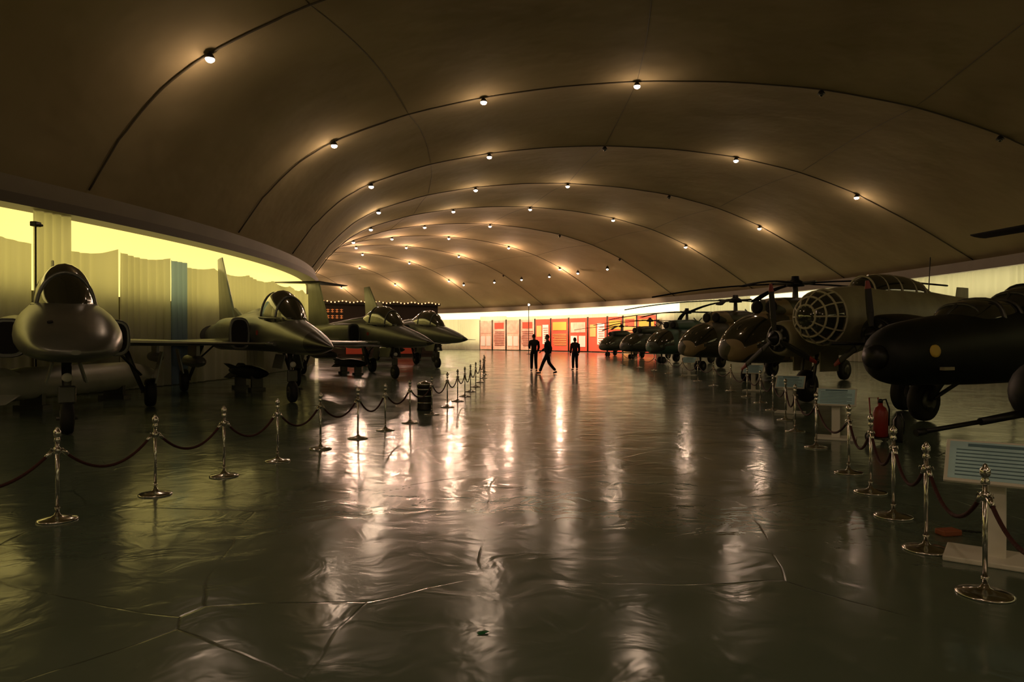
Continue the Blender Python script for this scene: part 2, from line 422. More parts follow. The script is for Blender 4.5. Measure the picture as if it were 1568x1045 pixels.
# ------------------------------------------------------------------ jets
def jet(name, nose, back, body, scale=(1,1,1), radome=True, ttail=False, wide=False):
    mb=MB()
    if wide:
        secs=[(0,0,1.40,.05,.04,.03,2.2),(-.12,0,1.41,.26,.10,.09,2.3),(-.5,0,1.45,.48,.24,.18,2.4),(-1.2,0,1.52,.60,.38,.28,2.3),(-2.0,0,1.60,.66,.48,.36,2.2),(-3.0,0,1.68,.68,.55,.44,2.2),(-4.2,0,1.74,.66,.62,.5),
              (-5.5,0,1.76,.64,.66,.52),(-7,0,1.74,.7,.62,.52),(-9,0,1.7,.72,.55,.48),(-11,0,1.7,.62,.5,.44),(-12.5,0,1.7,.48,.42,.40)]
    else:
        secs=[(0,0,1.40,.015,.015,.015),(-.35,0,1.42,.12,.11,.10),(-1.0,0,1.47,.27,.25,.23),(-2.0,0,1.55,.40,.40,.34),(-3.0,0,1.63,.48,.52,.42),(-4.2,0,1.70,.54,.60,.47),
              (-5.5,0,1.74,.58,.66,.50),(-7,0,1.74,.68,.62,.50),(-9,0,1.7,.72,.55,.48),(-11,0,1.7,.62,.5,.44),(-12.5,0,1.7,.48,.42,.40)]
    rl=-1.25 if radome else (-.3 if not wide else 5)
    mb.loftx(secs,body,32,True,lambda c: M['radome'] if c.x>rl else None,5)
    if not wide: mb.tube([(-.02,0,1.40),(.7,0,1.39)],[.018,.008],M['metal'],6)
    else:
        for sg in (-1,1): mb.lathe([(0,.05),(.02,.05)],(-.75,sg*.47,1.58),(.6,sg,.35),M['darkhole'],12)
        mb.lathe([(0,.035),(.02,.035)],(-1.0,-.25,1.83),(.4,-.2,1),M['darkhole'],12)
    cz=.06 if wide else 0
    cs=[(-2.45,0,2.05+cz,.04,.02,.1),(-2.75,0,2.02+cz,.25,.28,.2),(-3.25,0,2.02+cz,.38,.62,.2),(-3.9,0,2.05+cz,.42,.80,.2),(-4.6,0,2.08+cz,.40,.74,.2),(-5.3,0,2.14+cz,.30,.50,.2),(-6.1,0,2.2+cz,.12,.18,.1)]
    mb.loftx(cs,M['glass'],28,True,None,4)
    def arch(x,w,h,z0,r=.028):
        mb.tube([(x,w*math.cos(q),z0+cz+h*math.sin(q)) for q in fr(0,math.pi,16)],r,body,6)
    arch(-3.25,.385,.63,2.02); arch(-4.62,.41,.75,2.08,.022)
    for sgn in (-1,1):
        mb.tube([(-2.6,sgn*.16,2.08+cz),(-3.25,sgn*.39,2.10+cz),(-3.9,sgn*.435,2.12+cz),(-4.7,sgn*.41,2.16+cz),(-5.6,sgn*.26,2.22+cz)],.03,body,6)
    mb.loftx([(-5.0,0,2.2,.1,.2,.2),(-6.0,0,2.25,.28,.22,.3),(-8,0,2.15,.32,.2,.3),(-11,0,2.05,.25,.12,.2),(-12.2,0,1.95,.1,.08,.1)],body,16)
    iy,iz,ih=(.76,1.60,.34) if wide else (.82,1.72,.42)
    for sg in (-1,1):
        mb.loftx([(-5.15,sg*iy,iz,.24,ih,ih-.02,3),(-5.25,sg*iy,iz,.27,ih+.03,ih+.01,3),(-6.5,sg*iy,iz,.32,ih+.04,ih+.02,2.8),(-8.5,sg*.62,1.68,.34,.42,.42,2.4),(-10.5,sg*.42,1.68,.30,.38,.38)],body,22)
        mb.loftx([(-5.13,sg*iy,iz,.21,ih-.04,ih-.06,3),(-5.16,sg*iy,iz,.20,ih-.05,ih-.07,3)],M['darkhole'],22)
        mb.wing((-5.6,sg*.8,1.52),(-9.6,sg*.7,1.52),(-8.2,sg*4.0,1.46),(-9.7,sg*4.0,1.46),.17,.06,body)
        mb.tube([(-7.4,sg*4.03,1.46),(-10.1,sg*4.03,1.46)],[.05,.05],body,8)
        mb.box((-8.4,sg*2.5,1.30),(1.3,.07,.26),body)
        mb.lathe([(0,.02),(.3,.1),(.8,.14),(2.2,.14),(2.7,.08)],(-7.0,sg*2.5,1.06),(-1,0,0),M['grey2'],14)
        if not ttail:
            ty=1.3 if wide else 2.1
            mb.wing((-10.7,sg*.5,1.5),(-12.4,sg*.45,1.5),(-11.8,sg*ty,1.42),(-12.7,sg*ty,1.42),.1,.04,body)
        mb.lathe([(0,.36),(.3,.34),(.5,.30),(.5,.25),(.1,.22)],(-12.4,sg*.27 if not ttail else 0,1.7),(-1,0,0),M['strut'],20)
        mb.tube([(-8.6,sg*1.15,1.5),(-8.7,sg*1.55,.36)],[.06,.045],M['strut'],10)
        mb.tube([(-8.0,sg*.9,1.45),(-8.66,sg*1.5,.75)],.028,M['strut'],8)
        mb.tube([(-8.7,sg*1.5,.36),(-8.7,sg*1.7,.36)],.04,M['strut'],8)
        mb.wheel((-8.7,sg*1.68,.34),.34,.2)
        mb.box((-8.6,sg*1.82,.92),(.55,.03,.75),body,Matrix.Rotation(sg*-.2,3,'X'))
        mb.box((-3.5,sg*.22,1.02),(.9,.025,.36),body,Matrix.Rotation(sg*.25,3,'X'))
        mb.box((-4.4,sg*(.545 if not wide else .65),1.75),(.16,.02,.12),M['red'])
    mb.tube([(-3.3,0,1.35),(-3.1,0,.3)],[.075,.05],M['strut'],10)
    mb.tube([(-3.9,0,1.3),(-3.15,0,.65)],.03,M['strut'],8)
    mb.tube([(-3.08,-.14,.27),(-3.08,.14,.27)],.03,M['strut'],8)
    mb.wheel((-3.08,0,.27),.27,.17)
    mb.box((-3.1,.0,.66),(.1,.24,.3),M['strut'],bev=.03)
    mb.sphere((-3.02,0,.95),.075,M['white'],12)
    if ttail:
        mb.wing((-9.6,0,2.0),(-12.4,0,1.95),(-11.0,0,4.25),(-12.5,0,4.25),.16,.1,body,(0,1,0))
        for sg in (-1,1): mb.wing((-10.9,0,4.25),(-12.7,0,4.25),(-11.9,sg*1.85,4.2),(-12.8,sg*1.85,4.2),.12,.05,M['black'])
    else:
        hz=-.9 if wide else 0
        mb.wing((-9.3,0,2.0),(-12.3,0,1.95),(-11.8,0,4.45+hz),(-12.7,0,4.45+hz),.16,.06,body,(0,1,0))
        mb.wing((-7.8,0,2.2),(-9.9,0,2.15),(-9.7,0,2.6),(-10.2,0,2.6),.1,.06,body,(0,1,0))
    f=-Vector(back); return mb.obj(name,(nose[0],nose[1],0),math.atan2(f.y,f.x),scale)

jet('fighter_jet',(-5.98,9.75),(-.565,.825),M['grey'],(.82,1.10,1.0),False,False,True)
jet('fighter_jet',(-3.80,15.1),(-.54,.84),M['grey'],(1,1,1.0),True)
jet('fighter_jet',(-2.8,25.6),(-.60,.80),M['grey2'],(.98,1,1.02),False,True)
jet('fighter_jet',(-2.2,35.6),(-.58,.815),M['grey2'],(1,1,1.1),False)
jet('fighter_jet',(-3.6,46.0),(-.58,.81),M['grey2'],(.95,1,1.0),True)

def tank(name,p0,p1,r,z,mat):
    p0=Vector(p0);p1=Vector(p1);L=(p1-p0).length; mb=MB()
    mb.lathe([(0,.02),(.25,r*.45),(.7,r*.8),(1.4,r),(L-1.5,r),(L-.6,r*.75),(L,r*.3)],(0,0,z),(1,0,0),mat,24)
    for x in (L*.28,L*.72):
        mb.box((x,0,(z-r)/2+.06),(.12,r*1.5,z-r+.12),M['strut'])
        mb.box((x,0,.05),(.3,r*2,.1),M['strut'])
    for q in range(4):
        a=math.pi/4+q*math.pi/2; c,s_=math.cos(a),math.sin(a)
        mb.wing((L-1.3,c*r*.8,z+s_*r*.8),(L-.1,c*r*.4,z+s_*r*.4),(L-.6,c*r*1.5,z+s_*r*1.5),(L,c*r*1.5,z+s_*r*1.5),.04,.02,mat,(0,-s_,c))
    d=p1-p0; mb.obj(name,(p0.x,p0.y,0),math.atan2(d.y,d.x))
tank('drop_tank',(-10.35,20.6),(-10.95,14.2),.36,.60,M['tank'])
tank('missile',(-7.2,21.0),(-9.3,23.5),.22,.55,M['black'])
tank('missile',(-6.2,30.5),(-8.2,33),.2,.5,M['black'])

# ------------------------------------------------------------------ bomber with glazed nose
def bomber():
    mb=MB(); B=M['cream']
    z=2.15
    mb.loftx([(-.8,0,z,.64,.64,.64),(-1.6,0,z,.72,.76,.74),(-3.5,0,z,.78,.86,.80),(-5.5,0,z,.70,.76,.72),(-8,0,z+.1,.5,.52,.5),(-10.5,0,z+.2,.3,.3,.3),(-12,0,z+.3,.12,.12,.12)],B,32,True,None,4)
    dome=lambda a,R=.64: (-.82+R*1.2*math.sin(a), R*math.cos(a))
    mb.rings([[(dome(a)[0],dome(a)[1]*math.cos(q),z+dome(a)[1]*math.sin(q)) for q in fr(0,2*math.pi,32)[:-1]] for a in fr(0,math.pi/2-.02,12)],M['glass'],True)
    for a in (0.03,.40,.78,1.14):
        x,r=dome(a,.655); mb.tube([(x,r*math.cos(q),z+r*math.sin(q)) for q in fr(0,2*math.pi,32)],.028,M['frame'],6,False)
    for q in fr(0,2*math.pi,12)[:-1]:
        mb.tube([(dome(a,.655)[0],dome(a,.655)[1]*math.cos(q),z+dome(a,.655)[1]*math.sin(q)) for a in fr(0,1.2,10)],.022,M['frame'],6)
    mb.loftx([(-2.0,0,z+.6,.05,.05,.1),(-2.4,0,z+.6,.38,.40,.2),(-3.2,0,z+.65,.46,.48,.2),(-4.4,0,z+.65,.44,.44,.2),(-5.6,0,z+.55,.2,.2,.2)],M['glass'],24,True,None,4)
    for x,w,h in ((-2.4,.39,.42),(-2.9,.45,.47),(-3.5,.475,.49),(-4.2,.46,.46),(-4.8,.4,.38)):
        mb.tube([(x,w*math.cos(q),z+.62+h*math.sin(q)) for q in fr(0,math.pi,14)],.026,M['frame'],6)
    mb.tube([(-2.2,0,z+.85),(-2.9,0,z+1.09),(-4.2,0,z+1.10),(-5.2,0,z+.88)],.024,M['frame'],6)
    mb.tube([(-5.6,0,z+.6),(-5.7,0,z+1.7)],.015,M['strut'],6)
    for sg in (-1,1):
        mb.wing((-1.9,sg*.5,z-.25),(-4.6,sg*.5,z-.25),(-2.2,sg*2.3,z-.2),(-4.3,sg*2.3,z-.2),.42,.32,B)
        y=1.42 if sg>0 else -1.30; zc=z-(.42 if sg>0 else .50)
        E=M['black'] if sg>0 else M['cream']
        mb.loftx([(-.75,y,zc,.36,.36,.36),(-.9,y,zc,.44,.44,.44),(-1.7,y,zc,.48,.48,.48),(-2.8,y,zc,.42,.42,.46),(-4.0,y,zc,.32,.3,.42),(-5.3,y,zc,.06,.08,.1)],E,26,True,None,4)
        mb.lathe([(0,.34),(.02,.34)],(-.73,y,zc),(1,0,0),M['darkhole'],22)
        for k in range(7):
            q=2*math.pi*k/7; mb.tube([(-.70,y+.1*math.cos(q),zc+.1*math.sin(q)),(-.70,y+.30*math.cos(q),zc+.30*math.sin(q))],.045,M['strut'],8)
        mb.lathe([(0,.2),(.12,.19),(.13,.185)],(-.68,y,zc),(1,0,0),M['white'] if sg<0 else M['black'],18)
        mb.lathe([(.0,.185),(.02,.12),(.2,.02)],(-.55,y,zc),(1,0,0),M['black'],18)
        for k in range(3):
            q=math.pi/2+.10+k*2*math.pi/3; c,s_=math.cos(q),math.sin(q); pr=Vector((0,c,s_)); tg=Vector((.25,-s_,c)).normalized()
            base=Vector((-.60,y,zc))
            def seg(r0,r1,w0,w1,m): mb.wing(base+pr*r0+tg*w0,base+pr*r0-tg*w0,base+pr*r1+tg*w1,base+pr*r1-tg*w1,.05,.02,m,tg.cross(pr))
            k2=1.15 if sg<0 else 1
            seg(.14,.5,.05,.085,M['black']); seg(.5,1.02*k2,.085,.075,M['black']); seg(1.02*k2,1.2*k2,.075,.04,M['red'])
        for e in (-.2,.2): mb.tube([(-2.1,y+e,zc-.3),(-1.9,y+e,.42)],.045,M['strut'],8)
        mb.tube([(-1.9,y-.25,.42),(-1.9,y+.25,.42)],.045,M['strut'],8)
        mb.tube([(-3.0,y,zc-.3),(-1.95,y,.75)],.035,M['strut'],8)
        mb.wheel((-1.9,y,.42),.42,.26)
        mb.box((-2.3,y+.42,1.05),(.8,.03,.5),B); mb.box((-2.3,y-.42,1.05),(.8,.03,.5),B)
        mb.wing((-10.6,0,z+.25),(-11.9,0,z+.25),(-10.9,sg*2.0,z+.35),(-11.8,sg*2.0,z+.35),.12,.08,B)
        mb.wing((-10.7,sg*2.0,z-.3),(-11.9,sg*2.0,z-.3),(-11.1,sg*2.0,z+1.2),(-11.9,sg*2.0,z+1.2),.1,.05,B,(0,1,0))
    mb.tube([(-10.6,0,z),(-10.8,0,.25)],.05,M['strut'],8); mb.wheel((-10.8,0,.22),.22,.14)
    bk=Vector((.85,.53)); f=-bk
    return mb.obj('bomber_aircraft',(6.5,15.9,0),math.atan2(f.y,f.x),(.93,.90,.97))
bomber()

# ------------------------------------------------------------------ helicopters
def helicopter(name,nose,back,body,scale=1.0,phase=.3,blades=5,R=6.2,attack=False,hub=-4.2,hubz=3.75):
    mb=MB()
    if not attack:
        def mf(c):
            if -1.45<c.x<-.12 and c.z>1.28+(-c.x)*.12: return M['glass']
        mb.loftx([(0,0,1.15,.2,.2,.2),(-.12,0,1.18,.55,.4,.38,2.3),(-.5,0,1.25,.8,.72,.52,2.4),(-1.2,0,1.32,.95,1.05,.62,2.6),(-2.2,0,1.35,1.0,1.2,.68,2.8),(-5.2,0,1.38,1.0,1.18,.68,2.8),(-6.5,0,1.55,.75,.98,.5,2.4),(-7.6,0,1.95,.38,.5,.3),(-12,0,2.35,.16,.2,.16)],body,32,True,mf,4)
        for y in (-.62,-.3,0,.3,.62):
            mb.tube([(-.14,y*.8,1.35),(-.5,y,1.25+.72*(1-(y/.82)**2)**.5*1.02),(-1.3,y*1.1,1.32+1.06*(1-(abs(y*1.1)/1.0)**2.4)**(1/2.4))],.028,body,6)
        for sg in (-1,1):
            mb.tube([(-.2,sg*.5,1.42),(-.6,sg*.83,1.45),(-1.5,sg*.98,1.5)],.028,body,6)
            for x in (-2.3,-3.1,-3.9,-4.7): mb.lathe([(0,.2),(.03,.2)],(x,sg*.985,1.75),(0,sg,0),M['glass'],16)
            mb.box((-3.3,sg*1.12,1.05),(2.2,.3,.5),body,bev=.1)
            mb.tube([(-5.0,sg*.7,1.0),(-5.0,sg*1.45,.42)],.05,M['strut'],8); mb.tube([(-5.0,sg*.95,1.7),(-5.0,sg*1.42,.5)],.045,M['strut'],8)
            mb.wheel((-5.0,sg*1.55,.4),.4,.22)
            mb.lathe([(0,.2),(.1,.26),(.15,.16)],(-2.2,sg*.3,2.78),(1,0,0),M['darkhole'],16)
        mb.tube([(-1.2,0,.8),(-1.2,0,.26)],.06,M['strut'],8)
        for sg in (-1,1): mb.wheel((-1.2,sg*.16,.26),.26,.14)
        mb.loftx([(-2.1,0,2.7,.45,.25,.3,2.6),(-2.6,0,2.72,.58,.42,.3,2.6),(-4.8,0,2.72,.6,.5,.3,2.6),(-6.3,0,2.5,.35,.3,.3),(-7.3,0,2.2,.1,.1,.2)],body,22,True,None,3)
    else:
        mb.loftx([(0,0,1.3,.08,.08,.08),(-.08,0,1.3,.33,.33,.33,2.1),(-.45,0,1.34,.52,.50,.50),(-1.3,0,1.42,.62,.55,.60,2.2),(-2.6,0,1.5,.72,.60,.70,2.4),(-4.5,0,1.6,.78,.72,.75,2.6),(-6.2,0,1.75,.6,.7,.7,2.4),(-7.6,0,2.0,.36,.42,.4),(-12,0,2.4,.16,.2,.16)],body,30,True,None,4)
        for x0,zz,hh in ((-1.5,1.78,.50),(-3.0,1.92,.62)):
            mb.loftx([(x0,0,zz,.1,.05,.1,2.6),(x0-.5,0,zz,.46,hh*.8,.3,2.8),(x0-1.0,0,zz,.5,hh,.3,2.8),(x0-1.55,0,zz,.48,hh,.3,2.8)],M['glass'],22,True,None,3)
            for x,k in ((x0-.5,.82),(x0-1.0,1.02),(x0-1.5,1.02)):
                mb.tube([(x,.5*k*math.copysign(abs(math.cos(q))**.72,math.cos(q)),zz+hh*k*math.sin(q)**.72) for q in fr(0.001,math.pi-.001,14)],.03,M['strut'],6)
            mb.tube([(x0,0,zz+.05),(x0-.5,0,zz+hh*.82),(x0-1.5,0,zz+hh*1.03)],.028,M['strut'],6)
        for sg in (-1,1):
            mb.loftx([(-4.6,sg*.5,2.35,.3,.25,.25),(-4.9,sg*.5,2.35,.38,.34,.3),(-6.4,sg*.45,2.4,.34,.32,.3),(-7.0,sg*.4,2.4,.2,.2,.2)],body,18)
            mb.wing((-4.0,sg*.7,1.7),(-5.2,sg*.7,1.65),(-4.3,sg*1.75,1.45),(-5.1,sg*1.75,1.45),.16,.08,body)
            mb.lathe([(0,.03),(.15,.14),(.3,.17),(1.5,.17),(1.6,.1)],(-3.8,sg*1.5,1.22),(-1,0,0),M['black'],14)
            mb.box((-4.6,sg*1.5,1.42),(.7,.06,.2),body)
            mb.tube([(-3.0,sg*.55,1.3),(-2.9,sg*1.1,.42)],.06,M['strut'],8); mb.tube([(-3.8,sg*.6,1.1),(-2.95,sg*1.05,.45)],.04,M['strut'],8)
            mb.wheel((-2.9,sg*1.22,.4),.4,.22)
            mb.lathe([(-.03,.10),(.02,.10),(.025,.06)],(-.62,sg*.545,1.40),(.18,sg,.08),M['yellow'],14)
            mb.box((-.9,sg*.56,1.12),(.25,.08,.05),M['cream'])
        mb.lathe([(0,.2),(.1,.2),(.2,.16),(.22,.02)],(-.05,0,1.3),(1,0,0),M['black'],18)
        mb.tube([(-1.0,-.55,1.5),(.35,-.6,1.52)],.03,M['black'],6)
        mb.tube([(-8.0,0,1.8),(-8.2,0,.2)],.04,M['strut'],8); mb.wheel((-8.2,0,.2),.2,.12)
    mb.tube([(hub,0,2.4),(hub,0,hubz+.2)],[.16,.08],M['strut'],10)
    mb.lathe([(-.12,.1),(-.1,.34),(.05,.34),(.16,.16),(.3,.14)],(hub,0,hubz),(0,0,1),M['black'],16)
    for k in range(blades):
        q=phase+2*math.pi*k/blades; c,s_=math.cos(q),math.sin(q)
        mb.tube([(hub,0,hubz),(hub+c*.9,s_*.9,hubz+.03)],.05,M['strut'],8)
        for i in range(6):
            r0=.8+(R-.8)*i/6; r1=.8+(R-.8)*(i+1)/6
            d=(lambda r: -.018*(r-.8)**2) if not attack else (lambda r: .085*(r-.8))
            w=.18 if not attack else .17; p=Vector((c,s_,0)); tg=Vector((-s_,c,0 if not attack else .3))
            A=Vector((hub,0,hubz+d(r0)))+p*r0; Bp=Vector((hub,0,hubz+d(r1)))+p*r1
            mb.wing(A+tg*w,A-tg*w,Bp+tg*w,Bp-tg*w,.06,.06,M['matte'])
    mb.wing((-11.2,0,2.4),(-12.2,0,2.3),(-12.2,0,3.9),(-12.9,0,3.9),.14,.08,body,(0,1,0))
    for sg in (-1,1): mb.wing((-10.4,sg*.1,2.3),(-11.1,sg*.1,2.3),(-10.6,sg*1.2,2.3),(-11.1,sg*1.2,2.3),.08,.04,body)
    for k in range(3):
        q=.5+k*2*math.pi/3; c,s_=math.cos(q),math.sin(q)
        b0=Vector((-12.5,.25,3.7)); pr=Vector((c,0,s_)); tg=Vector((-s_,0,c))
        mb.wing(b0+tg*.08,b0-tg*.08,b0+pr*.95+tg*.08,b0+pr*.95-tg*.08,.03,.02,M['black'],(0,1,0))
    mb.tube([(-12.5,0,3.7),(-12.5,.28,3.7)],.07,M['strut'],8)
    f=-Vector(back); return mb.obj(name,(nose[0],nose[1],0),math.atan2(f.y,f.x),(scale,)*3)

ab=Vector((.905,.425)); fa=math.atan2(-ab.y,-ab.x)
helicopter('attack_helicopter',(5.85,11.4),ab,M['heliblack'],1.0,phase=71*D2R-fa,blades=2,R=5.0,attack=True,hub=-4.9,hubz=3.85)
HB=Vector((.80,.60))
helicopter('transport_helicopter',(7.8,25.5),HB,M['camo1'],1.0,.25,5,5.6)
helicopter('transport_helicopter',(8.4,34.5),HB,M['camo1'],.95,.5,5,6.0)
helicopter('transport_helicopter',(8.6,44.0),Vector((.76,.65)),M['camo2'],.88,.1,5,6.0)
helicopter('transport_helicopter',(8.4,53.5),Vector((.72,.69)),M['helidark'],.8,.8,5,6.0)
helicopter('transport_helicopter',(7.9,62.5),Vector((.68,.73)),M['helidark'],.72,.4,5,6.0)

mb=MB()
mb.sphere((0,0,.95),.42,M['heliblack'],24); mb.sphere((0.02,0,1.22),.2,M['red'],16,(1,1,.6))
mb.lathe([(0,.34),(.06,.34),(.1,.12),(.55,.10)],(0,0,0),(0,0,1),M['black'],20)
mb.tube([(-.3,-.1,.72),(-1.0,-.25,.62)],[.05,.045],M['black'],12); mb.tube([(-1.0,-.25,.62),(-1.75,-.42,.53)],.028,M['black'],10); mb.tube([(-1.75,-.42,.53),(-1.87,-.45,.515)],.042,M['black'],10)
mb.obj('gun_turret',(6.5,8.6,0),0,(1,1,1))

# ------------------------------------------------------------------ barriers
LEFT=[(-4.45,5.2),(-4.0,6.25),(-3.65,7.27),(-3.34,8.24),(-3.05,9.24),(-2.77,10.28),(-2.46,11.35),(-2.2,12.35),(-1.93,13.45),(-1.68,14.9),(-1.5,16.5),(-1.38,18.05),(-1.3,19.6),(-1.25,21.4),(-1.2,23.5),(-1.16,26),(-1.15,28.6),(-1.2,31.4),(-1.35,34.3)]
RIGHT=[(2.8,3.5),(2.95,4.43),(3.13,5.37),(3.42,6.37),(3.72,7.37),(4.0,8.44),(4.45,10.4),(4.86,12.2),(5.35,13.9),(5.8,15.8),(6.15,17.6),(6.45,19.5),(6.65,21.6),(6.8,24.0),(6.95,26.6),(7.05,29.4),(7.1,32.3),(7.1,35.5),(7.0,39),(6.7,43)]
def post_mesh():
    mb=MB()
    mb.lathe([(0,.160),(.010,.162),(.018,.150),(.028,.10),(.036,.05),(.05,.026),(.07,.018)],(0,0,0),(0,0,1),M['chrome'],28)
    mb.lathe([(.05,.0145),(.70,.0145)],(0,0,0),(0,0,1),M['chrome'],14)
    mb.lathe([(.10,.022),(.115,.022)],(0,0,0),(0,0,1),M['chrome'],14)
    mb.lathe([(.585,.016),(.59,.027),(.64,.027),(.645,.016)],(0,0,0),(0,0,1),M['chrome'],16)
    for k in range(4):
        q=k*math.pi/2; mb.tube([(.02*math.cos(q),.02*math.sin(q),.62),(.045*math.cos(q),.045*math.sin(q),.635),(.05*math.cos(q),.05*math.sin(q),.61)],.005,M['chrome'],6)
    mb.lathe([(.69,.02),(.70,.028),(.72,.022),(.735,.016),(.745,.026),(.76,.031),(.785,.028),(.80,.016),(.815,.010),(.82,.002)],(0,0,0),(0,0,1),M['chrome'],18)
    return mb
pm=post_mesh(); first=pm.obj('stanchion_post',(*LEFT[0],0))
for p in LEFT[1:]+RIGHT:
    o=bpy.data.objects.new('stanchion_post',first.data); COL.objects.link(o); o.location=(p[0],p[1],0); o.rotation_euler=(0,0,random.random())
for row in (LEFT,RIGHT):
    for a,b in zip(row,row[1:]):
        a=Vector((*a,.615)); b=Vector((*b,.615)); d=(b-a); L=d.length; u=d.normalized(); a2=a+u*.045; b2=b-u*.045
        sg=.22 if L<1.7 else .26
        sg*=random.uniform(.85,1.1)
        pts=[a2.lerp(b2,q)+Vector((0,0,-4*sg*q*(1-q))) for q in fr(0,1,18)]
        mb=MB(); mb.tube(pts,.014,M['rope'],8)
        mb.tube(pts[:2],.018,M['chrome'],8); mb.tube(pts[-2:],.018,M['chrome'],8)
        mb.obj('barrier_rope')

mb=MB()
mb.lathe([(0,.17),(.02,.18),(.05,.165),(.5,.165),(.52,.18),(.55,.18)],(0,0,0),(0,0,1),M['lampmetal'],24)
mb.lathe([(.55,.17),(.6,.15),(.64,.05),(.65,.01)],(0,0,0),(0,0,1),M['chrome'],24)
for z in (.15,.3,.45): mb.lathe([(0,.17),(.015,.172),(.03,.17)],(0,0,z),(0,0,1),M['chrome'],24)
mb.obj('litter_bin',(-1.95,15.9,0))

M['panel']=pbr('sign_panel_blue_white',(.50,.74,.86),.3,noise=.2,nscale=3)
M['text']=pbr('sign_text',(.12,.22,.28),.5)
def sign(loc,rz,s=1.0,w=.62,h=.42):
    mb=MB(); zc=.70
    mb.box((0,0,.02),(.62,.42,.04),M['white'],bev=.01); mb.box((.0,0,.30),(.13,.10,.54),M['white'],bev=.01)
    rot=Matrix.Rotation(38*D2R,3,'X'); 
    mb.box((0,0,zc),(w,h,.025),M['white'],rot,.006)
    def P2(x,y,z): return rot@Vector((x,y,z))+Vector((0,0,zc))
    mb.box(P2(0,0,.0135),(w-.05,h-.05,.004),M['panel'],rot)
    mb.box(P2(0,h*.36,.017),(w*.55,.028,.003),M['text'],rot)
    for i in range(8):
        L=w*.78*(1 if i%3 else .85); mb.box(P2(-(w*.78-L)/2,h*.24-i*.036,.017),(L,.009,.003),M['text'],rot)
    mb.box((0,.03,.60),(.10,.16,.03),M['white'],rot)
    mb.obj('information_sign',(*loc,0),rz,(s,)*3)
sign((3.47,5.10),-.62,1.0)
sign((5.15,11.3),-.5,.95); sign((5.95,15.2),-.5,.95); sign((7.3,21.5),-.5,.95); sign((7.6,30.5),-.5,.95)
mb=MB(); mb.box((0,0,.035),(.2,.13,.07),pbr('cable_box_orange',(.28,.08,.03),.6),bev=.015); mb.tube([(.08,0,.03),(.2,.05,.02),(.35,-.02,.015)],.012,M['black'],6); mb.obj('cable_box',(3.55,5.78,0),.2,(.85,.85,.7))

mb=MB()
mb.lathe([(0,.10),(.03,.125),(.45,.125),(.53,.09),(.57,.04),(.62,.035)],(0,0,.1),(0,0,1),M['red'],22)
mb.lathe([(0,.04),(.05,.045),(.07,.02)],(0,0,.72),(0,0,1),M['black'],12)
mb.tube([(0,0,.76),(.12,0,.78),(.2,0,.6),(.19,0,.3)],.014,M['black'],8)
mb.tube([(-.1,.1,.12),(-.1,.16,.8),(.1,.16,.8),(.1,.1,.12)],.012,M['red'],8)
for sx in (-.17,.17): mb.wheel((sx,.08,.1),.1,.04,(1,0,0))
mb.tube([(-.17,.08,.1),(.17,.08,.1)],.012,M['strut'],6); mb.box((0,0,.08),(.22,.2,.03),M['strut']); mb.box((0,-.1,.04),(.04,.04,.08),M['strut'])
mb.obj('fire_extinguisher',(5.65,10.9,0),.3,(.85,.85,.85))
mb=MB(); mb.lathe([(0,.06),(.02,.07),(.34,.07),(.40,.03),(.44,.025)],(0,0,0),(0,0,1),M['black'],16); mb.box((.02,0,.46),(.1,.03,.03),M['black']); mb.tube([(.05,0,.45),(.1,0,.3),(.08,0,.12)],.01,M['black'],6); mb.obj('fire_extinguisher',(5.95,10.95,0))

mb=MB(); mb.lathe([(0,.25),(.03,.25),(.06,.04)],(0,0,0),(0,0,1),M['black'],16); mb.tube([(0,0,.05),(0,0,5.0)],.035,M['lampmetal'],8); mb.box((0,-.1,5.0),(.3,.2,.22),M['lampmetal'],bev=.03)
mb.sphere((0,-.22,5.0),.1,M['bulb'],10); mb.obj('pole_lamp',(1.7,72,0))
mb=MB(); mb.tube([(0,0,0),(0,0,4.4)],.02,M['lampmetal'],8); mb.lathe([(0,.16),(.02,.16),(.04,.04)],(0,0,0),(0,0,1),M['lampmetal'],14); mb.box((0,0,4.42),(.16,.22,.12),M['black'],bev=.02); mb.tube([(0,0,4.38),(.2,-.05,4.38)],.03,M['black'],6); mb.obj('security_camera_pole',(-11.75,17.55,0))

